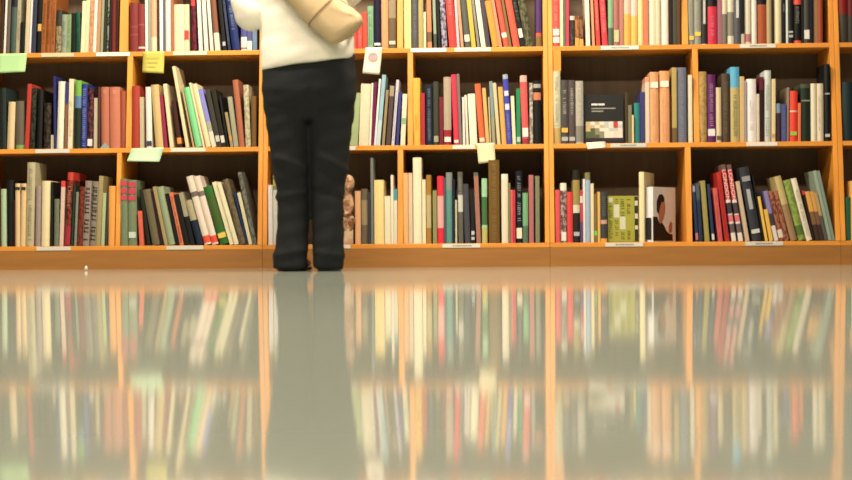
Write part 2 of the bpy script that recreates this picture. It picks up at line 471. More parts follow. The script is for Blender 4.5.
do_cell('F', 1, '''
688.8 694.2 -1 0 #96968a|grey yellow-dotted|s:f6cc34:36:40 t:b4b4a8:0:30
694.6 701.2 -1 0 #9a9a8e|grey yellow-tagged|s:f6cc34:32:36 t:b8b8ac:0:28
701.6 707.4 -1 0 #3a3836|charcoal white-titled|T:e4e2de:0:24 b:d8d6d0:44:60
708 717.2 -1 0 #d8264a|crimson black-topped|b:26282a:-40:6.5 t:f2a8b4:14:36
717.8 722.2 -1 0 #a86a7c|mauve
722.6 727.4 -1 0 #d8cdb0|cream grey-footed|b:7a7666:14:60
727.8 734 -1 0 #e0d6c0|off-white grey-footed|b:8e887c:12:36
734.4 741 -1 0 #5a5a64|dark grey white-titled|T:e8e6e4:0:18
741.4 744.6 -1 0 #201d1d|thin black|b:c8b89c:34:60
744.8 751 -1 0 #e4dac2|ivory|b:c0787c:34:42
752 756.8 -1 0 #ece2d8|white
757.2 766.8 -1 0 #b4562e|rust black-topped|b:231f1c:-40:4.5
767 771.8 -1 0 #b8a478|khaki
772 774 -1 0 #3c2c24|thin dark brown
774.4 781.6 -1 0 #efe2b4|pale cream
782 786 -1 0 #262524|black|t:8a8a86:4:12 
786.2 788.2 -1 0 #dfe6e2|thin white
788.4 793.4 -1 0 #2e2c2b|black white-spotted|s:b8b8b4:31:33 s:b8b8b4:35:37.5
793.8 801.4 -1 0 #241f1f|black red-tipped|b:fa5038:-40:4.5 b:fa5038:40.5:60 t:d8cfc8:5:25
801.8 803.8 -1 0 #2c2b2a|slim black
804 810 -1 0 #4c4c48|grey-black white-tagged|s:ece6dc:30:39
810.2 813.4 -1 0 #2a2530|blue-black
813.8 818 -1 0 #a87c54|light brown
818.2 823 -1 0 #a84a28|red-brown
''')
do_cell('G', 1, '''
839.4 848 -1 0 #8a1f22|dark red|b:4c443c:14:60
848.4 856 -1 0 #6a2222|deep red|b:3c3a30:16:60
''')
# ---- middle row
do_cell('A', 2, '''
0 2.6 89 0 #23282a|slim blackish
2.8 6.2 88 0 #33413f|dark teal
6.6 13.4 102 1.8 #e4c696|tan
15.8 24 101 0 #6e6456|grey-brown green-based|b:7cae58:145:150
24.6 29.4 84 3.2 #c63a2a|red
30 36 88 2 #3f4636|green-black speckled|m:262b22
36.4 42.8 90 0 #2a2824|black
43.2 50.4 103 0 #2a2420|low dark|m:4c3c2c
50.8 53.6 135 0 #dccfae|tiny cream
53.8 56 76 0 #34387a|thin navy
56.4 63.8 81.5 2 #efe8d2|white
64 67.2 82 1 #3a4486|blue brown-footed|b:8a6248:104:150
67.6 73.8 79 1.2 #eeddb8|cream|t:b8a888:100:138
74.2 80.2 80.5 -1 #2e3a2e|green-topped|b:72b43c:70:96 b:5c82b0:96:108
80.8 86.4 84 1 #2f4096|royal blue|t:c0c8e0:88:146
87 92.8 88 1 #2c2230|dark multi-coloured|m:7a3440 s:e4e0dc:139:146
93.6 97.6 98 0 #c0b496|beige
97.8 100.8 87 0 #5a3c34|dark brown
101.2 109.4 87 0 #c27056|first salmon cloth|t:d29078:90:94
110 120 87 0 #cc765a|second salmon cloth|t:dc967c:90:94
120.6 125.6 91 0 #a85438|brick
''')
do_cell('B', 2, '''
132 139.8 86 0 #b43e2e|wide brick-red cloth
140 145.2 97 0 #c6b492|beige
146.4 154 87 -3 #f2e4dc|white pink-edged|b:c43a50:148:151 s:3c4a6c:141:146
155.6 164 85 -5 #d2b474|olive-tan
164.4 169.2 95 -5 #a02a4e|magenta
170 175.2 84.5 -9.6 #ecd8aa|straw
178 184 102 -10.5 #4a2c22|dark brown orange-footed|b:e89030:138:144
186 190.6 68.5 -22 #ead6a4|tall cream tilted
192.8 195.2 89 -15 #c0a46e|thin tan
195.6 202.6 88.5 -14.8 #78d890|mint green
203 205.6 83 -14 #e6d8ac|narrow cream
206 211.6 84.5 -14.5 #f2d8a6|pale apricot
212 216.6 89.5 -14 #8c8ce0|periwinkle|b:a8a89c:122:132 b:e0dcc8:132:150
217 221.6 90 -12 #47443c|grey-black|s:cfcabc:136:142
222 226.4 90 -11 #35322c|black white-footed|s:e0d8d0:136:143
226.8 228.8 96 -8 #22201e|slim black
230.6 233.4 112.5 -6 #a8926a|short taupe|s:e89a30:136:141
234 238.4 97 -6.6 #a5a488|grey-green
239.2 244.6 80 -6.8 #b86a4c|terracotta
245.6 250.6 85 -2.4 #cfc4a0|speckled cream|m:a89c7c
251.4 256 96 0 #7e5a30|brown
''')
do_cell('C', 2, '''
346 357.6 93 3 #a8ba84|sage green
358.6 368.6 84 2.4 #e4dab8|cream
369 370.8 83 2.6 #f2eadc|thin white
371 373.8 82 3.2 #7c2450|plum
374 376 79 5 #e6e6ea|thin white-blue
376.2 381.4 75 6 #96c0d0|light blue|b:c0d4da:120:150
381.8 385.6 90 3 #a08a62|khaki brown
386 390.2 86 3 #5c4a46|brownish grey|b:a89a7c:80:96
391.4 395.4 80 5 #cfcadc|pale lilac|t:9c98b4:90:140
395.8 399.6 92 1 #45458e|indigo
400.4 406.6 94 0 #e4dfc2|off-white|s:86b88c:118:124
''')
do_cell('D', 2, '''
413.4 420.4 78 -.4 #f8b828|yellow|t:c89a24:114:130
421 425 93 0 #be2c2c|dark red
425.8 432.8 85 0 #2b3348|navy white-titled|t:b4bcc4:88:142
433.6 438.8 81.5 0 #494b3e|dark olive-grey|s:a8a488:136:142
439.6 443.4 97 0 #7c2a34|maroon
444 451.4 77 -1 #a82a3a|grey-topped red|b:b8a48c:70:130 s:f2e8e0:137:142
454 459 74.5 -3 #e82c52|hot pink|s:f4dcd8:140:143
459.4 462.2 74 -3 #83726a|thin grey
463 466 97 -1 #e2d6da|lilac-white
466.4 469.6 95 -2 #f2e6cc|narrow cream
470 477.4 94 -3.6 #f8efd2|broad ivory
479.6 485.4 84 -5 #ee6430|orange-red|s:f4d4c0:138:142
486 489.6 88 -4 #dcac5e|ochre
490 492 97 -2 #c8b888|thin beige
492.4 496.8 81.5 -5 #80989a|blue-grey|b:a09a78:118:150
497.2 500.6 83 -4.6 #d4c698|beige
501.8 506.6 87 -4 #eaaa48|golden
507 512 74.5 -4.4 #4a4ec0|bright blue|s:d8d8f0:91:96 s:d8d8f0:104:110 b:a0b4b8:70:79 t:b8bce0:112:140
512.6 516 96 -2 #e6dcba|cream
516.6 521.6 88.5 -1 #1c8e5c|emerald|s:b8d0b8:137:142
522.4 529 75.5 -2.4 #ea5656|coral|b:f0b0a4:70:82 s:f8ece0:128:137 b:a83848:139:150
529.8 533 83 -.6 #8c7a6c|grey mottled|m:c8beb4
533.8 541 80.5 -.4 #272622|black salmon-banded|b:a8a49c:84:88 b:d87a58:92.5:100
''')
do_cell('E', 2, '''
553.8 560.8 71 0 #cfcaa4|pale speckled|t:7c88a0:76:126 b:c8a860:128:150
561.2 568.6 80 0 #565150|first slate white-titled|t:ece8e4:88:116 s:f4b82c:128:132.5 s:b8b4b0:137:141
569 575.6 80 0 #5e5252|second slate white-titled|t:ece8e4:88:116 s:b8b4b0:137:141
576 583.6 81 0 #b4aea0|light grey|t:e4e0d8:86:118 b:8a867c:126:142
@black face-out|584 624
625.4 628 92 0 #4c4432|thin dark brown
628.4 632 105 0 #857a5c|short taupe
632.2 634 115 0 #e0d098|tiny yellow
634.4 640.2 103 0 #2f8888|teal
640.6 645.2 92 0 #45457e|navy
645.6 649.8 77 0 #e4cdb0|pale beige|b:e89a70:70:82
650.4 659 72 0 #f0a468|first peach|s:f8ecdc:82:88 t:f6c494:92:140
660 669.8 71 0 #f2a468|second peach|s:f8ecdc:81:87 t:f6c494:90:140
670.2 672 96 0 #4a2f20|thin dark brown
672.4 677 67.5 0 #bca258|olive-gold|b:7a6038:128:150
677.6 686.8 67.5 0 #767a90|slate blue|t:a4a8b8:76:136
688.6 692.6 75 -.4 #e6dabc|cream
''')
do_cell('F', 2, '''
699.8 707 71.5 0 #bc9850|olive-tan|m:a88444
707.6 715.8 74.5 0 #6e2c6e|purple white-titled|t:dcc8dc:82:126 s:ece4ec:129:136
716.6 721.6 87.5 0 #dcc69a|sand|s:6a5a48:136:140
722.2 730 73.5 0 #5a4a3e|dark brown lettered|t:a08a6c:80:134
731 739.8 67 0 #c4b070|blue-topped tan|b:56b4e0:60:87.5 t:5a6a54:92:136
740.2 744.6 76.5 0 #dcb874|golden tan
745 746.8 81 0 #a49cac|thin lilac
747.2 756.6 79 0 #f6ecee|pinkish white|t:ecc8d4:100:130
757 759.6 94 0 #dccfb0|slim cream
760 764 77 0 #3c2028|maroon-black|b:6a2c3c:70:90
764.4 771.4 70.5 .4 #d0d8d4|pale grey|t:8a949c:84:136
771.8 775.4 79 0 #ead09c|buff|s:d89a6c:134:138
776 781 103.5 0 #4a3a40|steel-topped dark|b:84a0b8:100:113 t:7a5a50:116:138
781.6 786.2 104 0 #5a5a9a|violet-blue|t:8c8cc0:108:138
786.6 789.6 87.5 .6 #968770|taupe
790 797.8 91 0 #f63a1e|bright red green-dotted|b:f6c8b8:110.5:112 s:a4c83c:131.5:135.5
798 800.8 103 0 #f4743c|orange
801.2 810.8 84 0 #2b372c|dark green|b:4c5844:80:88 s:8c9070:100:101.5
811.4 817 83.5 0 #eadfc2|first ivory
817.4 823.8 83.5 0 #e6d6b8|second ivory|t:d8bc9c:96:130
825 830.4 64 -1 #242823|black white-speckled|s:c8ccc4:134:137 s:b0b4ac:93:94.5
''')
do_cell('G', 2, '''
843 853 82 0 #2c3c40|dark teal
853.4 860 84 0 #38383c|charcoal
''')
# ---- bottom row
do_cell('A', 3, '''
-2 .8 200 0 #5a3c2c|brown
1.2 6.4 189 0 #b2caa4|pale mint
6.8 13.6 180 0 #1a2626|black
13.8 15 200 0 #4c2024|thin maroon
15.2 20 183.5 1 #e8c690|first tan|s:403830:187:190
20.2 25 183.5 1 #e8c48c|second tan|s:403830:187:190
25.4 33.2 162.5 1.8 #c0b48e|tall khaki grey-titled|t:7c7a6c:168:240
35 40.4 186 1 #a89290|lilac-grey
41 49.4 181 1 #f2deac|broad cream
49.8 53 182 1 #2c2a26|black
53.8 58.6 199 0 #768066|grey-green|t:98a084:204:238
59.4 63.2 181 2 #e6c0b0|pink red-topped|b:ee4030:175:187
64 70 172.5 3.8 #9a3a26|red patterned|m:4a2c20 b:d83c2e:168:180 t:e8c49c:184:206 b:b02c3c:226:245
70.8 73.6 185 2 #324234|dark green
74 76.4 192 1.6 #8a8c80|thin grey
77 81.8 187 3 #8a3c2c|rust|m:6a2c20
82.2 88.6 181 3 #9a8880|first grey black-titled|T:2c2622:184:240
89.2 95.8 181.5 3 #8f8478|second grey black-titled|T:2c2622:184:240
96.2 100.4 176 3 #ac9a62|olive
101 105 193 2 #b2c494|pale green
105.4 107.8 190 1 #4a4c48|thin slate
108.2 115.8 186 .6 #fba63a|orange
''')
do_cell('B', 3, '''
120.6 127.6 179 -.4 #7e8e6c|first sage red-dotted|s:d83e58:181:186 s:d83e58:188.5:193.5 s:d83e58:195.5:200 t:9aa88a:202:240
128.2 136.6 180 -.4 #7e8e6c|second sage red-dotted|s:d83e58:182:187 s:d83e58:189:194 s:d83e58:196:200.5 s:d0dcd4:232:238
139.6 145.6 211 -2 #f25e44|low red-orange|t:f6a890:216:240
147.2 151.8 190 -8 #33322a|dark olive
152.4 160 190 -10 #746a50|taupe
160.4 164.2 191 -10 #3a2a20|dark brown
164.6 168 187 -12 #b29a66|thin tan
168.4 175.8 187.5 -12 #9cac88|grey-green
176.2 179.2 194 -11.5 #262624|black
180 184.8 193 -11 #e87c50|orange spiral-bound|t:6a3a2c:196:243
185.4 190 195 -12 #262528|jet black
190.6 196.6 193 -12 #a8a080|beige black-footed|b:24262c:217:250
197 203.6 201 -12 #b4aa86|khaki navy-footed|b:2a3448:221:250
204.6 211.6 177 -18.6 #eedcca|first white|b:7a6e68:192.5:197.5 b:f2502e:236.5:243.5
212 219 177 -18.8 #eedaca|second white|b:86786e:192:197 b:f2502e:236.5:243.5
220.2 229.6 187.5 -17.4 #30742e|green brown-striped|b:48682e:196:228 s:f0d040:234:239
230 234.4 182.5 -18 #f0e6bc|first cream
234.8 239 183 -18 #eee4bc|second cream
240.2 246 180 -18 #7e6f52|grey-brown|m:66583e
246.4 248.6 193 -13 #2c4070|navy
249 252.4 193 -12 #e0d6aa|straw
253 257 172.5 -15.4 #7e7e72|tall grey speckled|m:56574f
''')
do_cell('C', 3, '''
268.4 273 185 0 #f4e6e8|pinkish white
273.4 277.4 175 0 #868a78|grey|b:c0b040:180:186 b:dcd8d0:190:246
333 337.6 200 0 #c6a27c|light brown
338.4 340.8 195 0 #968a78|slim grey
@carved wooden figure|342 354
355.2 360.8 191 0 #f6b47c|peach
361.4 367.8 189 0 #786a54|grey-brown|b:a8946c:200:225
368 370.6 192 0 #4c4444|charcoal
371 373.8 158 0 #7c827e|tall thin grey
374.4 384 180 0 #fde08c|pale yellow
384.6 390.8 196 0 #f6eac4|ivory
391.2 393.6 175 0 #f6e8d4|thin white
393.8 397.4 189 0 #e8dfc0|teal-topped cream|b:4ca4b4:185:200.5
''')
do_cell('D', 3, '''
403.6 408.6 173 0 #f4b872|apricot
409 412.8 173 0 #e8c8a6|pinkish beige
413.4 421.8 157.5 0 #f6eecb|tall cream
422.4 426 179.5 0 #f6e4bc|slim cream
426.6 431.4 175 0 #b68228|ochre|b:ccb478:195:228
433 437 190.5 0 #98965a|olive
437.6 443.8 176 -.8 #f01e3c|bright red|b:f2aca8:196:228
444.2 446 178 0 #5c6472|thin slate
446.4 452.4 172.5 0 #5e9a94|grey-topped teal|b:8c9694:170:190
452.8 455.2 179 -.4 #2a2e46|thin navy
455.4 458 200 -.6 #ccc69e|low beige
458.6 464.4 172 -3 #6a685e|grey white-banded|t:bcbcb0:176:195 b:d0d0c8:195:212
465 470.6 184 -2.4 #50505a|slate
471.2 475.2 195 -.6 #2c2c32|black white-dotted|s:c8ccd4:231:235 s:c8ccd4:237:240
476.6 481 172.5 -3 #b07464|mauve-brown|b:686864:168:176
482 487.4 178.5 -1 #a2d8a8|pale green|b:4c7848:197:225 b:c4c060:228:250
489 499.8 160 -.6 #7c5c26|thick gold-brown|t:b4905a:163:240
501.8 508.4 174 -.4 #f4e0c6|cream-white|b:f6ead8:170:180
508.8 510.8 183 0 #868454|thin olive
511 513 190 0 #ee6268|rose-pink
513.2 515.6 190 0 #d42c3c|thin red
516.2 522.6 171 0 #272c36|black white-lettered|t:e8ecf0:176:221 s:f6eacc:228:238.5
523 528.2 193 0 #78b880|green|b:5c7c64:226:250
529.2 533.8 175 0 #bc6e70|dusty rose
535.6 539.8 176 0 #86866a|grey-olive
''')
do_cell('E', 3, '''
555.6 560.6 190 0 #ee5058|pinkish red
561 566.8 183 0 #6e4a4c|dark mottled white-topped|b:f4ead4:180:190.5 m:b0a09a s:f0e8dc:232:241
567.2 573 192 0 #ee3a3e|bright red
573.4 580 170 0 #34322c|tall black gold-centred|b:a8924a:180:205 b:dcd8c4:205:213 s:b8bcbc:232:236
580.4 583 190 0 #d83c4c|thin red|b:e8d8d8:196:203 b:6a4a8c:222:250
583.4 585.6 179 0 #eae6e4|thin white
585.8 590.6 172.5 0 #a4bcdc|light blue|b:8c8458:170:180
591 594 183.5 0 #f0dcae|cream
594.4 597.4 194 0 #8c6c3c|brown green-dotted|s:4cf04c:231:235.5
597.8 600.4 192 0 #f0b43e|gold
600.8 607.2 192 0 #4a4a50|dark grey orange-footed|b:d8a088:220:224 b:f6a82e:238.5:250 t:8a8a8c:196:218
@olive face-out|608 639
@tall cream turned|639 645
@white portrait|645 677
''')
do_cell('F', 3, '''
695 699 184 -3.6 #343e60|dark blue|s:a89cb4:186:192 s:c87878:233:240
699.4 704.4 183.5 -4.6 #333e58|navy grey|b:56606c:180:200
705 711.6 181 -6.6 #a4984e|olive-tan
712 716 184.5 -7 #36456a|navy white-footed|s:e4e4d8:234:240
718.4 724.8 188.5 -9 #e05a5c|rose red|t:c83c44:194:238
725.2 731.4 173 -12.5 #c82a28|plain red|t:a02020:180:238
732 738.2 165.5 -15 #d6343a|first LONDON|b:785a54:160:170 b:eee0d8:200:250 b:4a4248:203:214 b:ec7080:215:222 b:6c5a60:224:233 w:fbeee6:170:201:LONDON
738.8 745 165.5 -15 #dc3e46|second LONDON|b:785a54:160:170 b:eee0d8:200:250 b:544a50:203:214 b:ec7080:215:222 b:746268:224:233 w:fbeee6:170:201:LONDON
745.6 751.4 182 -12 #d4b89c|beige
752.6 762.4 168.5 -16.8 #3f4149|thick slate|s:9a9ca0:177:182 T:c8c8c8:190:210 s:d4d4d0:230:234
763 765 175 -11 #26262a|slim black
765.4 769.2 197 -9 #f6c43a|first yellow
769.6 773.6 210 -7 #f2bc36|second yellow
774.4 778.6 191.5 -11 #8e84c0|lavender|b:4c4450:214:228 b:e6d8d8:226:250
779.6 784.4 191.5 -11.6 #b06a4a|first russet|m:7a3c30 b:e8d4c4:230:238
785 789.8 191.5 -11.6 #b4704e|second russet|m:7c4434
791 797.8 177 -16.6 #cbb474|straw|b:a8825c:205:250
798.6 806 181 -15.6 #9cb446|olive green|m:7c9440 b:5c7c34:226:236
807 812.6 179 -16 #f2e6cc|cream white|t:a89c8c:190:236
813 815.2 191 -11 #3a2620|thin dark brown|b:d83020:188:195
816 820.4 192 -11 #e8a83c|first orange brown-based|b:8c6440:212:225 b:4c3a34:225:250
820.8 824.6 192 -11 #e0a040|second orange brown-based|b:846044:212:225 b:4a3a34:225:250
825 828.2 193 -11 #c09c60|buff grey-based|b:64605a:216:250
828.6 832 171 -15.6 #9cb09c|first grey-green
832.4 835.6 171 -15.6 #869c90|second grey-green
''')
do_cell('G', 3, '''
846.4 850.6 197 0 #30664c|dark green
851 856 181 0 #eeb044|orange
''')

# ------------------------------------------------------------------ face-out and turned books
def flat_grid(name, parent, P, cols, mats):
    """contiguous printed panel: P(i, j) gives the corner points, cols[j][i] the material of a cell"""
    bm = bmesh.new(); nj, ni = len(cols), len(cols[0])
    V = [[bm.verts.new(P(i/ni, j/nj)) for i in range(ni+1)] for j in range(nj+1)]
    for j in range(nj):
        for i in range(ni):
            bm.faces.new((V[j][i], V[j][i+1], V[j+1][i+1], V[j+1][i])).material_index = cols[j][i]
    return from_bm(name, bm, mats, parent)
def plate(name, parent, pts, y, hx, t=.0003):
    """flat print of any outline standing at local y"""
    bm = bmesh.new(); a = [bm.verts.new((x, y, z)) for x, z in pts]; b_ = [bm.verts.new((x, y-t, z)) for x, z in pts]
    bm.faces.new(a); bm.faces.new(b_[::-1])
    for i in range(len(a)): bm.faces.new((a[i], a[(i+1) % len(a)], b_[(i+1) % len(a)], b_[i]))
    return from_bm(name, bm, paper('#'+hx, .45), parent)
def rect(x0, x1, z0, z1): return [(x0, z0), (x1, z0), (x1, z1), (x0, z1)]
def closed_book(root, W, H, T, hx):
    """a book seen from its front cover: local x width, z height, y thickness"""
    bm = bmesh.new()
    box(bm, 0, W, 0, .0022, 0, H); from_bm('front_cover', bm, paper(hx, .35), root)
    bm = bmesh.new(); box(bm, 0, W, T-.0022, T, 0, H); from_bm('back_cover', bm, paper(hx, .35), root)
    bm = bmesh.new(); box(bm, 0, .002, .0022, T-.0022, 0, H); from_bm('spine', bm, paper(hx, .35), root)
    bm = bmesh.new(); box(bm, .0022, W-.003, .0023, T-.0023, .003, H-.003); from_bm('pages', bm, M_PAGES, root)

# black face-out book, middle shelf
y0 = fy(Z2)+.02
a = at_y(584.4, 142, y0); b_ = at_y(623.8, 94.2, y0); W = b_.x-a.x; H = b_.z-Z2
root = empty('book', (a.x, y0, Z2+.0004+.022*math.sin(R(7))), (R(-7), 0, 0))
tag(root, 'black face-out book showing its cover with white title lines above a colour picture', 'book', 'books on the middle shelf')
closed_book(root, W, H, .022, '#2a2622')
def U(u, v, W=W, H=H, u0=584.4, u1=623.8, v0=142.2, v1=94.2): return ((u-u0)/(u1-u0)*W, (v0-v)/(v0-v1)*H)
for k, (ua, ub, va) in enumerate(((592, 605, 103), (592, 616.5, 106.6), (592, 604, 109.4))):
    (xa, za), (xb, zb) = U(ua, va+1.9), U(ub, va)
    L_ = xb-xa; bm = bmesh.new(); x = xa
    while x < xb-.002:
        wv = random.uniform(.003, .006); hh = (zb-za)*(1.0 if k == 0 else .6)
        q = [bm.verts.new(p) for p in ((x, -.0003, za), (min(x+wv, xb), -.0003, za), (min(x+wv, xb), -.0003, za+hh), (x, -.0003, za+hh))]; bm.faces.new(q)
        x += wv+.0012
    from_bm('title_line', bm, paper('#f0ece4' if k == 0 else '#a8a49c', .5), root)
cc = [paper(c, .4) for c in ('#55603c', '#8a8468', '#dcd4c4', '#c23a40', '#e8c8bc', '#3c2c38', '#b8bcb8', '#c8a878')]
cols = [[5, 5, 5, 5, 5, 5, 5, 5], [0, 0, 0, 1, 2, 2, 4, 2], [0, 0, 1, 1, 2, 2, 4, 4], [7, 0, 1, 2, 2, 6, 6, 2], [7, 7, 2, 7, 6, 2, 3, 6], [7, 2, 7, 2, 6, 2, 3, 2]]
(xa, za), (xb, zb) = U(586, 140.5), U(622.5, 121)
flat_grid('cover_picture', root, lambda i, j: (xa+(xb-xa)*i, -.0004, za+(zb-za)*j), cols, cc)

# olive face-out book, bottom shelf
y0 = fy(Z3)+.03
a = at_y(608, 242.4, y0); b_ = at_y(638.6, 196, y0); W = b_.x-a.x; H = b_.z-Z3
root = empty('book', (a.x, y0, Z3+.0004+.02*math.sin(R(4))), (R(-4), 0, 0))
tag(root, 'olive green face-out book with columns of dark lettering and pale blocks on its cover', 'book', 'books on the bottom shelf')
closed_book(root, W, H, .02, '#a8a624')
def U(u, v, W=W, H=H): return ((u-608)/(638.6-608)*W, (242.6-v)/(242.6-196)*H)
for ua, ub, va, vb in ((609, 613.2, 204, 239), (615, 619, 197.5, 204), (620.5, 625, 197.5, 216), (626.5, 631, 198, 214), (615, 619, 219, 236), (621, 625, 231, 240), (627, 630.6, 231, 240)):
    (xa, za), (xb, zb) = U(ua, vb), U(ub, va)
    bm = lettering_bm(xb-xa, 0, zb-za, 0, fill=.9)
    for v in bm.verts: v.co = (v.co.x+xa, -.0003, v.co.z+za)
    from_bm('lettering', bm, paper('#4a4c1c', .5), root)
for ua, ub, va, vb in ((609, 613, 197.5, 202.5), (614, 619.6, 204.5, 218), (620, 625.6, 217, 230)):
    (xa, za), (xb, zb) = U(ua, vb), U(ub, va); plate('title_block', root, rect(xa, xb, za, zb), -.0002, 'd4d2b4')
(xa, za), (xb, zb) = U(634.6, 242), U(638.2, 197); plate('edge_strip', root, rect(xa, xb, za, zb), -.0002, '3c3a2c')
for va, vb in ((201, 206), (214, 219), (226, 230)):
    (xa, za), (xb, zb) = U(635, vb), U(637.8, va); plate('edge_mark', root, rect(xa, xb, za, zb), -.0006, 'd8d4c0')

# two books standing turned, their covers facing the room
def turned(u0, top, row, w, d, phi, yoff):
    zs = ZS[row]; y = fy(zs)+yoff; p = at_y(u0, 243, y); h = at_y(u0, top, y).z-zs
    return empty('book', (p.x, y, zs+.0003), (0, 0, R(-phi))), h
root, h = turned(639.2, 172, 3, .024, .19, 19, .010)
tag(root, 'tall cream book standing turned between the olive face-out book and the portrait book', 'book', 'books on the bottom shelf')
build_book(root, .022, h, .19, '#f2e2b0', '', lambda v: 0)
root, h = turned(645.4, 187, 3, .036, .19, 38, .027)
tag(root, 'white book standing turned with a dark-haired man in a black suit on its cover', 'book', 'books on the bottom shelf')
w_ = .036; d_ = .185
build_book(root, w_, h, d_, '#eeeaec', '', lambda v: 0)
plate('spine_print', root, rect(.003, w_-.006, .01, h*.44), -.0003, '3a3836')
def side(name, pts, hx, k=0):                   # prints on the cover that faces right: (distance from spine, height)
    bm = bmesh.new(); x = w_+.0002+k*.0002
    a = [bm.verts.new((x, s*d_, t*h)) for s, t in pts]; b2 = [bm.verts.new((x+.00015, s*d_, t*h)) for s, t in pts]
    bm.faces.new(a); bm.faces.new(b2[::-1])
    for i in range(len(a)): bm.faces.new((a[i], a[(i+1) % len(a)], b2[(i+1) % len(a)], b2[i]))
    return from_bm(name, bm, paper('#'+hx, .4), root)
side('portrait_suit', [(.02, .02), (.88, .02), (.86, .14), (.72, .15), (.60, .20), (.50, .30), (.38, .37), (.28, .36), (.20, .46), (.02, .46)], '2a2a2e')
side('portrait_face', [(.27, .40), (.31, .33), (.40, .35), (.48, .42), (.54, .54), (.56, .66), (.50, .78), (.40, .82), (.28, .78), (.24, .58)], 'c87c5c', 1)
side('portrait_hair', [(.18, .56), (.27, .50), (.31, .62), (.38, .72), (.52, .74), (.51, .81), (.42, .87), (.28, .86), (.18, .74)], '2a2220', 2)
side('portrait_hand', [(.70, .16), (.84, .18), (.86, .34), (.77, .38), (.69, .28)], 'b87056', 1)
# ------------------------------------------------------------------ notes and shelf labels
def sheet(name, q, row, hx, label, cat, curl=.004, off=.0022, group=None):
    """paper hanging in front of a shelf edge; q = photo corners tl, tr, br, bl"""
    y = fy(ZS[row])-off
    c = [at_y(u, v, y) for u, v in q]; org = (c[0]+c[1]+c[2]+c[3])/4
    n = 8; bm = bmesh.new(); fr, bk = [], []
    for j in range(n+1):
        t = j/n; l_ = c[0].lerp(c[3], t); r_ = c[1].lerp(c[2], t)
        for i in range(5):
            p = l_.lerp(r_, i/4)-org; yy = -curl*t*t+.0006*math.sin(i*1.7+j*.6)
            fr.append(bm.verts.new((p.x, yy, p.z))); bk.append(bm.verts.new((p.x, yy+.0005, p.z)))
    def idx(j, i): return j*5+i
    for L_, rev in ((fr, 0), (bk, 1)):
        for j in range(n):
            for i in range(4):
                f = [L_[idx(j, i)], L_[idx(j, i+1)], L_[idx(j+1, i+1)], L_[idx(j+1, i)]]
                bm.faces.new(f[::-1] if rev else f)
    rim = [idx(0, i) for i in range(5)]+[idx(j, 4) for j in range(1, n+1)]+[idx(n, i) for i in (3, 2, 1, 0)]+[idx(j, 0) for j in range(n-1, 0, -1)]
    for k in range(len(rim)):
        a, b_ = rim[k], rim[(k+1) % len(rim)]; bm.faces.new((fr[a], fr[b_], bk[b_], bk[a]))
    root = empty(name, org); tag(root, label, cat, group)
    from_bm('sheet', bm, paper(hx, .6, .62, .03, 40), root, smooth=True)
    return root, org, y
G = 'paper notes taped to the shelf edges'
sheet('paper_note', ((-6, 54), (27, 53.2), (25.5, 72), (-6, 73.6)), 1, '#b4e49c', 'green paper note hanging from the top shelf at the left picture edge', 'note', .006, group=G)
rt_, org, y = sheet('paper_note', ((143, 51.6), (164.4, 51.2), (164, 73.6), (142.6, 72.6)), 1, '#d2c648', 'yellow paper note hanging under the maroon and peach books', 'note', .006, group=G)
for k in range(3):
    p = at_y(146, 58+k*4.5, y); q = at_y(160-k*2, 58+k*4.5, y)
    bm = bmesh.new(); box(bm, p.x-org.x, q.x-org.x, -.0050, -.0046, p.z-org.z-.001, p.z-org.z+.001); from_bm('handwriting', bm, paper('#c8ac40', .6), rt_)
sheet('paper_note', ((131.5, 148.6), (163.8, 147.4), (159.6, 162), (127.2, 161.4)), 2, '#ccf0c4', 'pale green paper note hanging crooked from the middle shelf', 'note', .008, group=G)
rt_, org, y = sheet('paper_note', ((365.6, 47.4), (382.4, 47.2), (379.6, 75), (362.6, 73.6)), 1, '#f2e8d2', 'white paper note with a red and blue round emblem beside the person', 'note', .006, group=G)
def ring(name, parent, cx, cy, r0, r1, hx, y):
    bm = bmesh.new(); n = 28; A = []
    for r_ in (r0, r1):
        A.append([bm.verts.new((cx+r_*math.cos(2*math.pi*i/n), y, cy+r_*math.sin(2*math.pi*i/n))) for i in range(n)])
    for i in range(n): bm.faces.new((A[0][i], A[0][(i+1) % n], A[1][(i+1) % n], A[1][i]))
    from_bm(name, bm, paper('#'+hx, .5), parent)
e = at_y(373, 57.5, y)-org
ring('emblem_ring', rt_, e.x, e.z, .014, .021, 'e4a49c', -.0030)
ring('emblem_centre', rt_, e.x, e.z, .001, .0125, 'b8b4cc', -.0030)
ring('emblem_dot', rt_, e.x, e.z, .0005, .005, 'e0aca4', -.0034)
sheet('paper_note', ((476.4, 143.4), (494.6, 142.8), (495.4, 162), (478.6, 163.8)), 2, '#f0e4b4', 'cream paper note hanging askew from the middle shelf above the gold-brown book', 'note', .006, group=G)
sheet('paper_note', ((586, 142.6), (605.4, 141.4), (606, 147.6), (587.6, 149.2)), 2, '#f6ecdc', 'small white paper slip under the black face-out book', 'note', .004, off=.004, group=G)
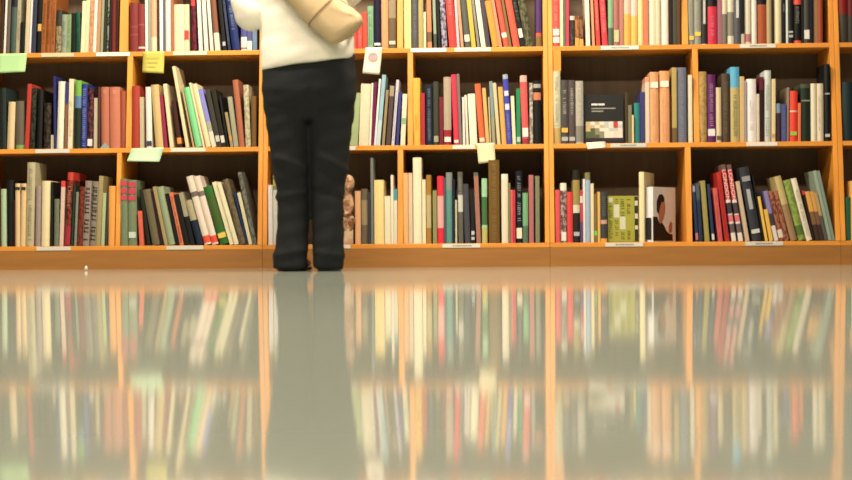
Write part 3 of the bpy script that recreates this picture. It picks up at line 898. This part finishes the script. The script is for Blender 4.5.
def strip(u0, u1, row, hx, label, v=None, printed=False):
    zs = ZS[row]; y = fy(zs)-.0006
    a = at_y(u0, 200, y).x; b_ = at_y(u1, 200, y).x
    root = empty('shelf_label', ((a+b_)/2, y, zs-TH*.5)); tag(root, label, 'shelf label', 'paper labels on the shelf edges')
    w2 = (b_-a)/2; h2 = TH*.42
    bm = bmesh.new(); box(bm, -w2, w2, -.0008, .0012, -h2, h2); bevel(bm, .0003, 1); from_bm('paper_strip', bm, paper(hx, .4, .62, .03, 40), root)
    if printed:
        bm = bmesh.new(); x = -w2*.45
        while x < w2*.45:
            ww = random.uniform(.004, .009); q = [bm.verts.new(p) for p in ((x, -.0011, -h2*.4), (x+ww, -.0011, -h2*.4), (x+ww, -.0011, h2*.4), (x, -.0011, h2*.4))]; bm.faces.new(q); x += ww+.0025
        from_bm('lettering', bm, paper('#9a988e', .5), root)
for a in ((42, 75, 1, '#d8d0a8', 'beige shelf label under the leaf-green book, top shelf'),
          (97, 131, 1, '#f2efe6', 'white shelf label under the maroon book, top shelf far left'),
          (174, 208, 1, '#ece2c4', 'cream shelf label under the two wide cream books, top shelf'),
          (411.5, 447.5, 1, '#eae4ea', 'lilac-white shelf label under the charcoal book, top shelf'),
          (455.5, 492, 1, '#efe8d2', 'off-white shelf label under the mustard book, top shelf'),
          (602, 640, 1, '#f0efe4', 'white shelf label under the dusty pink book, top shelf', None, True),
          (741, 777, 1, '#ebe4d4', 'off-white shelf label under the rust black-topped book, top shelf', None, True),
          (35.5, 70, 2, '#dedad0', 'greyish shelf label under the low dark book, middle shelf far left'),
          (171, 206, 2, '#ece4d0', 'cream shelf label under the mint green book, middle shelf'),
          (349, 356, 2, '#f0e6dc', 'short white shelf label by the right hip of the person, middle shelf'),
          (453, 475.6, 2, '#f2ead8', 'white shelf label under the hot pink book, middle shelf'),
          (611, 647, 2, '#d6d4c8', 'grey lettered shelf label under the teal book, middle shelf', None, True),
          (747, 778, 2, '#f0e6dc', 'white shelf label under the pinkish white book, middle shelf'),
          (36, 70.5, 3, '#e2dccf', 'white shelf label under the broad cream book, bottom shelf'),
          (166, 203, 3, '#e0dcc8', 'pale shelf label under the orange spiral-bound book, bottom shelf'),
          (341, 350, 3, '#efe8e0', 'short white shelf label beside the right calf of the person, bottom shelf'),
          (442, 480, 3, '#ebe6d4', 'white lettered shelf label under the low beige book, bottom shelf', None, True),
          (605, 643, 3, '#e6e0d0', 'white shelf label under the olive face-out book, bottom shelf', None, True),
          (745, 783, 3, '#dcdad0', 'grey-white shelf label under the thick slate book, bottom shelf', None, True)):
    strip(*a)
# folded grey card at the foot of the salmon books
p = at_y(104.6, 148.8, fy(Z2)+.002)
root = empty('folded_card', (p.x, fy(Z2)+.0035, Z2+.0004)); tag(root, 'small blue-grey folded card standing before the salmon cloth books', 'card')
bm = bmesh.new()
fr = [bm.verts.new(q) for q in ((-.021, 0, 0), (.022, 0, 0), (.002, .003, .027))]; bk = [bm.verts.new((q.co.x, q.co.y+.0008, q.co.z)) for q in fr]
bm.faces.new(fr); bm.faces.new(bk[::-1])
for i in range(3): bm.faces.new((fr[i], fr[(i+1) % 3], bk[(i+1) % 3], bk[i]))
from_bm('card', bm, paper('#8aa09c', .6), root)
# white scrap on the floor by the plinth
d = ray(86, 270.6); p = CAM+d*(-CAM.z/d.z)
bm = bmesh.new(); bmesh.ops.create_icosphere(bm, subdivisions=2, radius=1)
for v in bm.verts: v.co = Vector((v.co.x*.007, v.co.y*.007, v.co.z*.010+.0105))*(1+.12*math.sin(v.co.x*7+v.co.z*9))
zm = min(v.co.z for v in bm.verts)
for v in bm.verts: v.co.z -= zm
o = from_bm('paper_scrap', bm, paper('#f4ece0', .6), None, True); o.location = (p.x, min(p.y, -.008), .0003); tag(o, 'tiny crumpled white paper scrap on the floor against the plinth', 'scrap')

# ------------------------------------------------------------------ the person
PY = -0.66
def Q(u, v, dy=0.0):
    p = at_y(u, v, PY); return Vector((p.x, PY+dy, p.z))
base = Vector((Q(309, 270).x, PY, 0))
pr = empty('person', base)
tag(pr, 'person seen from behind in a white sweater and black trousers, standing before the shelves', 'person')
def ell_rings(bm, rings, n=28, ex=2.0):
    """closed loft through tilted superellipse rings: (left point, right point, front-back radius, y shift)"""
    R_ = []
    for a, b_, ry, dy in rings:
        c = (a+b_)/2; rx = (b_.x-a.x)/2; row = []
        for i in range(n):
            t = 2*math.pi*i/n; cx, sy = math.cos(t), math.sin(t)
            cx = math.copysign(abs(cx)**(2/ex), cx); sy = math.copysign(abs(sy)**(2/ex), sy)
            row.append(bm.verts.new((c.x+rx*cx, c.y+dy+ry*sy, c.z+(b_.z-a.z)/2*cx)))
        R_.append(row)
    for r_ in range(len(R_)-1):
        for i in range(n): bm.faces.new((R_[r_][i], R_[r_][(i+1) % n], R_[r_+1][(i+1) % n], R_[r_+1][i]))
    bm.faces.new(R_[0]); bm.faces.new(R_[-1])
def ball(bm, c, rx, ry, rz):
    g = bmesh.ops.create_uvsphere(bm, u_segments=20, v_segments=14, radius=1)
    for v in g['verts']: v.co = Vector((c.x+v.co.x*rx, c.y+v.co.y*ry, c.z+v.co.z*rz))
def limb(bm, pts, n=16):
    """tapered tube through (point, radius) with ball ends"""
    rings = []
    for k, (p, r_) in enumerate(pts):
        t = (pts[min(k+1, len(pts)-1)][0]-pts[max(k-1, 0)][0]).normalized()
        s = t.cross(Vector((0, 1, 0)) if abs(t.y) < .8 else Vector((1, 0, 0))).normalized(); w2 = t.cross(s)
        rings.append([bm.verts.new(p+(s*math.cos(2*math.pi*i/n)+w2*math.sin(2*math.pi*i/n))*r_) for i in range(n)])
    for a in range(len(rings)-1):
        for i in range(n): bm.faces.new((rings[a][i], rings[a][(i+1) % n], rings[a+1][(i+1) % n], rings[a+1][i]))
    bm.faces.new(rings[0]); bm.faces.new(rings[-1])
    ball(bm, pts[0][0], *(pts[0][1],)*3); ball(bm, pts[-1][0], *(pts[-1][1],)*3)
def fuse(name, bm, mat, parent, voxel, smooth=4, shape=None):
    """melt overlapping shells into one continuous surface"""
    bmesh.ops.recalc_face_normals(bm, faces=bm.faces)
    me = bpy.data.meshes.new(name); bm.to_mesh(me); bm.free()
    o = bpy.data.objects.new(name, me); COL.objects.link(o)
    md = o.modifiers.new('r', 'REMESH'); md.mode = 'VOXEL'; md.voxel_size = voxel
    ms = o.modifiers.new('s', 'SMOOTH'); ms.iterations = smooth; ms.factor = .5
    dg = bpy.context.evaluated_depsgraph_get(); m2 = bpy.data.meshes.new_from_object(o.evaluated_get(dg))
    o.modifiers.clear(); o.data = m2; m2.name = name
    if shape:
        ns = [v.normal.copy() for v in m2.vertices]
        for v, nn in zip(m2.vertices, ns): v.co += nn*shape(v.co)
    for p in m2.polygons: p.use_smooth = True
    m2.materials.clear(); m2.materials.append(mat)
    if parent:
        for v in m2.vertices: v.co -= parent.location
        o.parent = parent
    return o
def cloth(name, c, rough, scale, bump, c2=None):
    mt, nt, b = nodes_of(name); N = nt.nodes; L = nt.links
    tc = N.new('ShaderNodeTexCoord'); no = N.new('ShaderNodeTexNoise'); no.inputs['Scale'].default_value = scale; no.inputs['Detail'].default_value = 4
    L.new(tc.outputs['Object'], no.inputs['Vector'])
    mx = N.new('ShaderNodeMix'); mx.data_type = 'RGBA'; mx.inputs['A'].default_value = (*c, 1); mx.inputs['B'].default_value = (*(c2 or tuple(x*.86 for x in c)), 1)
    L.new(no.outputs['Fac'], mx.inputs['Factor']); L.new(mx.outputs['Result'], b.inputs['Base Color'])
    bp = N.new('ShaderNodeBump'); bp.inputs['Strength'].default_value = bump; bp.inputs['Distance'].default_value = .003
    L.new(no.outputs['Fac'], bp.inputs['Height']); L.new(bp.outputs['Normal'], b.inputs['Normal'])
    b.inputs['Roughness'].default_value = rough; b.inputs['Specular IOR Level'].default_value = .15
    return mt
M_TROUSER = cloth('black_trouser_cloth', (.010, .0112, .0122), .9, 120, .25)
M_SWEATER = cloth('cream_white_knit', (.70, .66, .58), .9, 160, .5)
M_SKIN = cloth('skin', (.60, .36, .25), .5, 60, .05)
M_HAIR = cloth('brown_hair', (.06, .03, .015), .5, 90, .4)
M_BAG = cloth('tan_bag_cloth', (.40, .30, .175), .65, 70, .2)
M_SHOE = cloth('black_shoe_leather', (.014, .014, .016), .4, 90, .1)

# body: one continuous figure (mostly inside the clothes)
bm = bmesh.new()
limb(bm, [(Q(289, 95), .075), (Q(290, 140), .062), (Q(291, 185), .045), (Q(291, 205), .045), (Q(290, 258), .032)])
limb(bm, [(Q(331, 95), .075), (Q(330, 140), .062), (Q(329, 185), .045), (Q(329, 205), .045), (Q(328.6, 258), .032)])
ell_rings(bm, [(Q(270, 100), Q(350, 100), .08, 0), (Q(268, 78), Q(352, 78), .10, -.005), (Q(272, 50), Q(346, 50), .085, 0), (Q(277, 20), Q(341, 20), .075, 0), (Q(272, -20), Q(346, -20), .085, 0), (Q(266, -52), Q(352, -52), .08, 0), (Q(276, -66), Q(342, -66), .06, 0), (Q(296, -76), Q(322, -76), .05, .005)])
limb(bm, [(Q(309, -70), .05), (Q(309, -92, .015), .047)])
ball(bm, Q(309, -122, .03), .074, .092, .105); ball(bm, Q(309, -104, .075), .05, .05, .06)
ball(bm, Q(309, -115, .125), .011, .016, .016); ball(bm, Q(309, -124, .115), .009, .012, .022)
for s in (-1, 1): ball(bm, Q(309+s*19.5, -119, .025), .010, .018, .03)
def arm(sh, el, wr, s):
    limb(bm, [(sh, .048), ((sh+el)/2, .042), (el, .036)]); limb(bm, [(el, .036), (el.lerp(wr, .4), .036), (wr, .024)])
    d = (wr-el).normalized(); side_ = Vector((s, 0, 0)); hub = wr+d*.05
    limb(bm, [(wr, .024), (hub+side_*.012, .022), (hub+d*.03, .020)]); limb(bm, [(hub-side_*.014, .018), (hub-side_*.014+d*.03, .016)])
    for k, ln in enumerate((.058, .068, .072, .062)):
        o = hub+d*.035+side_*(.028-.018*k); t1 = o+d*ln*.5+Vector((0, 0, .006)); t2 = o+d*ln*.8+Vector((0, 0, -.012)); limb(bm, [(o, .0085), (t1, .008), (t2, .0065)], 10)
    o = wr+d*.03+side_*.024; limb(bm, [(o, .010), (o+d*.035+side_*.018, .009), (o+d*.06+side_*.012, .0075)], 10)
LSH, LEL, LWR = Q(266, -54), Q(248, 6), Q(272, -22, .24)
RSH, REL, RWR = Q(352, -54), Q(352, -6, -.02), Q(340, -26, .24)
arm(LSH, LEL, LWR, 1); arm(RSH, REL, RWR, -1)
fuse('body', bm, M_SKIN, pr, .0065, 3)
# hair
bm = bmesh.new(); ball(bm, Q(309, -128, .02), .084, .098, .104); ball(bm, Q(309, -104, -.03), .072, .05, .09)
def cut_face(co): return 0
o = fuse('hair', bm, M_HAIR, pr, .010, 3)
# trousers
LL = ((112, 264.6, 312), (128, 267, 311.4), (142, 269.2, 311), (160, 271.6, 310.4), (176, 274, 309.8), (190, 276.8, 308.8), (206, 277.8, 308.4), (222, 277.6, 308.2), (238, 276.2, 308), (252, 274.4, 307.6), (262, 273, 307.2), (269, 272.6, 307))
RL = ((112, 308, 354.4), (128, 309, 352), (142, 309.4, 350.6), (160, 310.2, 348.6), (176, 311, 346.4), (190, 311.6, 344.8), (206, 312, 343.8), (222, 312.2, 343.8), (238, 312.4, 344), (252, 312.8, 344), (262, 313.2, 344), (269, 313.4, 343.8))
bm = bmesh.new()
for LG in (LL, RL):
    ell_rings(bm, [(Q(l, v), Q(r_, v), (Q(r_, v)-Q(l, v)).x*.5*(1.12 if v < 180 else 1.02), -.004 if v < 150 else .0) for v, l, r_ in LG], ex=2.2)
ell_rings(bm, [(Q(266, 122), Q(354, 122), .092, 0), (Q(264, 108), Q(355, 108), .108, -.012), (Q(262.6, 92), Q(357, 92), .118, -.018), (Q(262.4, 78), Q(356.6, 78), .112, -.012), (Q(263, 64), Q(355.4, 62), .10, 0), (Q(266, 44), Q(353, 42), .095, 0)], ex=2.3)
for u in (286, 335): ball(bm, Q(u, 96, -.040), .080, .074, .095)
def folds(co):
    u = 426+F*(co-CAM).dot(rt)/(co-CAM).dot(fwd); v = 240-F*(co-CAM).dot(up)/(co-CAM).dot(fwd)
    back = 1 if co.y < PY+.02 else .4
    def line(u0, v0, u1, v1, wd, am):
        du, dv = u1-u0, v1-v0; L2 = du*du+dv*dv; t = max(0, min(1, ((u-u0)*du+(v-v0)*dv)/L2))
        d2 = (u-u0-t*du)**2+(v-v0-t*dv)**2; return am*math.exp(-d2/wd**2)
    s = 0
    for a in ((278, 158, 304, 167, 4, .007), (320, 156, 346, 170, 4, .007), (278, 197, 304, 192, 3.2, .005), (314, 190, 342, 199, 3.2, -.004), (282, 172, 300, 180, 3.5, -.005), (322, 172, 340, 182, 3.5, -.005),
              (272, 118, 292, 110, 5, -.0025), (348, 116, 328, 110, 5, -.0025), (276, 255, 304, 250, 3.5, .004), (316, 252, 342, 256, 3.5, .004), (284, 205, 288, 245, 4, .004), (334, 205, 330, 248, 4, .004), (310, 90, 310, 122, 4, -.004)):
        s += line(*a)
    return 1.35*s*back+.0012*math.sin(v*.33+u*.11)
fuse('trousers', bm, M_TROUSER, pr, .0075, 4, folds)
# sweater
bm = bmesh.new()
ell_rings(bm, [(Q(262, 72.4), Q(353, 59.6), .112, -.006), (Q(261.2, 69), Q(353.6, 56), .119, -.006), (Q(261, 60), Q(354, 49), .121, -.005), (Q(261, 40), Q(354, 34), .112, 0), (Q(261.4, 14), Q(354, 12), .105, 0), (Q(261, -20), Q(354, -20), .108, 0), (Q(259, -50), Q(358, -50), .10, 0), (Q(268, -66), Q(349, -66), .075, 0), (Q(290, -78), Q(327, -78), .062, .004)], ex=2.4)
limb(bm, [(Q(268, -52), .064), (Q(254, -24), .062), (Q(246.5, 4, -.005), .060), (Q(250.5, 15.5, .0), .061)]); limb(bm, [(Q(252, 13, 0), .061), (Q(258, -6, .12), .052), (Q(270, -20, .21), .040)])
limb(bm, [(Q(350, -52), .064), (Q(352, -28, -.01), .060), (Q(351, -7, -.03), .055)]); limb(bm, [(Q(351, -7, -.03), .055), (Q(346, -16, .11), .048), (Q(342, -24, .21), .040)])
def knit(co):
    u = 426+F*(co-CAM).dot(rt)/(co-CAM).dot(fwd); v = 240-F*(co-CAM).dot(up)/(co-CAM).dot(fwd)
    return .0022*math.sin(u*.16+v*.11)*math.sin(v*.13-1)+.0006*math.sin(v*.42+u*.10)+.0012*math.sin(u*.09-v*.21)
fuse('sweater', bm, M_SWEATER, pr, .0075, 4, knit)
# shoes
for nm, uc in (('left', 290), ('right', 328.6)):
    c = Q(uc, 268); turn = .10 if nm == 'left' else -.10
    sh = bmesh.new(); so = bmesh.new()
    prof = [(-.062, .030, .062), (-.05, .038, .074), (-.02, .041, .080), (.03, .041, .072), (.08, .046, .058), (.13, .049, .046), (.17, .042, .036), (.195, .022, .024)]
    for bmx, zlo, k in ((sh, .014, 1.0), (so, .0004, 1.07)):
        RR = []
        for yy, hw, top in prof:
            row = []
            for i in range(18):
                t = 2*math.pi*i/18; cx = math.cos(t); sz = math.sin(t)
                x = hw*k*math.copysign(abs(cx)**.7, cx)+turn*-yy*(-1)
                if bmx is sh: z = zlo+(top-zlo)*(.5+.5*math.copysign(abs(sz)**.7, sz))
                else: z = zlo+.015*(.5+.5*math.copysign(abs(sz)**.35, sz))
                row.append(bmx.verts.new((c.x-base.x+x, yy*(1.03 if bmx is so else 1)+.022, z)))
            RR.append(row)
        for a in range(len(RR)-1):
            for i in range(18): bmx.faces.new((RR[a][i], RR[a][(i+1) % 18], RR[a+1][(i+1) % 18], RR[a+1][i]))
        bmx.faces.new(RR[0]); bmx.faces.new(RR[-1])
    s_ = from_bm('shoe', sh, M_SHOE, pr, True); from_bm('sole', so, paper('#3c3c40', .6), s_, True)

# ------------------------------------------------------------------ the bag on the back
bgY = -.165
b0 = Q(353, 40, bgY); b1 = Q(279, -34, bgY+.035)
ax = (b1-b0); Ln = ax.length; ax.normalize()
wd = Vector((0, -1, 0)).cross(ax).normalized(); th_ = ax.cross(wd).normalized()
br_ = empty('shoulder_bag', b0); tag(br_, 'tan cloth shoulder bag slung diagonally across the back of the person', 'bag')
bm = bmesh.new(); RR = []; hw = .081
for t, k in ((0, .62), (.008, .84), (.026, .97), (.07, 1.0), (.13, 1.0), (.19, 1.0), (.26, .99), (.32, .95), (.36, .86), (Ln, .6)):
    row = []
    for i in range(32):
        a = 2*math.pi*i/32; ca, sa = math.cos(a), math.sin(a)
        ca = math.copysign(abs(ca)**.72, ca); sa = math.copysign(abs(sa)**.8, sa)
        sag = .004*math.sin(t*40+ca*2)
        row.append(bm.verts.new(ax*(t+.010*ca*(1 if t < .05 else 0))+wd*(hw*k*ca+sag)+th_*(.050*(.45+.55*k)*sa)))
    RR.append(row)
for a in range(len(RR)-1):
    for i in range(32): bm.faces.new((RR[a][i], RR[a][(i+1) % 32], RR[a+1][(i+1) % 32], RR[a+1][i]))
bm.faces.new(RR[0]); bm.faces.new(RR[-1])
from_bm('bag_body', bm, M_BAG, br_, True)
def band(name, t0, t1, grow, mat):
    bm = bmesh.new(); RR = []
    for t, g in ((t0, .2), (t0, grow), (t1, grow), (t1, .2)):
        row = []
        for i in range(32):
            a = 2*math.pi*i/32; ca, sa = math.cos(a), math.sin(a)
            ca = math.copysign(abs(ca)**.72, ca); sa = math.copysign(abs(sa)**.8, sa)
            row.append(bm.verts.new(ax*t+wd*((hw*1.0+g*.01)*ca+.004*math.sin(t*40+ca*2))+th_*((.0500+g*.01)*sa)))
        RR.append(row)
    for a in range(3):
        for i in range(32): bm.faces.new((RR[a][i], RR[a][(i+1) % 32], RR[a+1][(i+1) % 32], RR[a+1][i]))
    from_bm(name, bm, mat, br_, True)
M_SEAM = cloth('bag_seam', (.22, .13, .06), .7, 60, .1)
band('seam', .125, .130, .10, M_SEAM)
def tube(name, pts, r_, mat, parent):
    cu = bpy.data.curves.new(name, 'CURVE'); cu.dimensions = '3D'; sp = cu.splines.new('NURBS'); sp.points.add(len(pts)-1); sp.use_endpoint_u = True; sp.order_u = 4
    for q, p in zip(sp.points, pts): q.co = (*p, 1)
    cu.bevel_depth = r_; cu.bevel_resolution = 3
    o = bpy.data.objects.new(name, cu); COL.objects.link(o); dg = bpy.context.evaluated_depsgraph_get()
    me = bpy.data.meshes.new_from_object(o.evaluated_get(dg)); bpy.data.objects.remove(o)
    return link(name, me, mat, parent)
o = tube('strap', [p-b0 for p in (b1, Q(270, -52, -.10), Q(272, -70, -.02), Q(274, -66, .06), Q(290, -40, .12), Q(320, -10, .13), Q(340, 20, .12), Q(352, 34, .06), Q(352, 36, -.03), b0+Vector((-.01, .03, .01)))], .010, M_BAG, br_)
o = tube('piping', [p-b0 for p in (Q(334, 0, bgY-.051), Q(344, 7, bgY-.0535), Q(352, 13, bgY-.051), Q(361, 17, bgY-.040))], .0026, M_SEAM, br_)

# ------------------------------------------------------------------ carved figure on the bottom shelf
fyy = fy(Z3)+.032
def G(u, v, dy=0.0):
    q = at_y(u-1.3, v, fyy); return Vector((q.x, fyy+dy, q.z))
gb = Vector((G(349.6, 243).x, fyy, Z3+.0003))
fig = empty('figurine', gb); tag(fig, 'small carved wooden figure standing among the books beside the right leg of the person', 'figurine')
M_CARVE = paper('#d8a880', .55, mott='#a06c48', mscale=38)
bm = bmesh.new()
ball(bm, G(350, 183), .026, .024, .036); ball(bm, G(350, 188, -.02), .010, .010, .014)
ball(bm, G(347.8, 181, -.019), .006, .006, .005); ball(bm, G(352.2, 181, -.019), .006, .006, .005)
limb(bm, [(G(349.5, 190), .014), (G(348.6, 204), .019), (G(348.6, 217), .021)])
limb(bm, [(G(345.5, 197), .011), (G(343.8, 207, -.01), .009), (G(347, 214, -.022), .009)]); limb(bm, [(G(351.8, 197), .011), (G(354, 207, -.01), .009), (G(351, 214, -.022), .009)])
limb(bm, [(G(347, 217), .014), (G(344.4, 219, -.022), .014), (G(346.6, 230, -.014), .010)]); limb(bm, [(G(351, 217), .014), (G(354, 219, -.022), .014), (G(352.4, 230, -.014), .010)])
limb(bm, [(G(348.6, 217), .020), (G(349.4, 231), .017)])
fuse('carved_body', bm, M_CARVE, fig, .0032, 2)
bm = bmesh.new(); zt = G(350, 229).z-gb.z; box(bm, -.023, .023, -.022, .022, 0, zt); bevel(bm, .003, 2); from_bm('plinth_block', bm, paper('#e8c09a', .55, mott='#cfa07a', mscale=30), fig)



# ------------------------------------------------------------------ lights and render look
def lamp(x, y, z, sx, sy, power, col, rot=(0, 0, 0)):
    l = bpy.data.lights.new('ceiling_light', 'AREA'); l.shape = 'RECTANGLE'; l.size = sx; l.size_y = sy; l.energy = power; l.color = col
    o = bpy.data.objects.new('ceiling_light', l); COL.objects.link(o); o.location = (x, y, z); o.rotation_euler = rot
WARM = (1.0, .86, .66)
for x, pw in ((-2.7, 7), (-1.25, 60), (.02, 116), (1.3, 14)): lamp(x, -1.15, 2.6, 1.0, .35, pw, WARM)
for x, pw in ((-1.5, 80), (.1, 115), (2.2, 6)): lamp(x, -4.2, 2.8, 1.2, .35, pw, WARM)
w = bpy.data.worlds.new('world'); S.world = w; w.use_nodes = True
w.node_tree.nodes['Background'].inputs[0].default_value = (1, .90, .74, 1); w.node_tree.nodes['Background'].inputs[1].default_value = .14
S.view_settings.view_transform = 'Standard'; S.view_settings.look = 'None'; S.view_settings.gamma = 1; S.view_settings.use_curve_mapping = False
S.view_settings.exposure = 0.40
S.cycles.use_denoising = True
S.cycles.max_bounces = 6; S.cycles.caustics_reflective = False; S.cycles.caustics_refractive = False
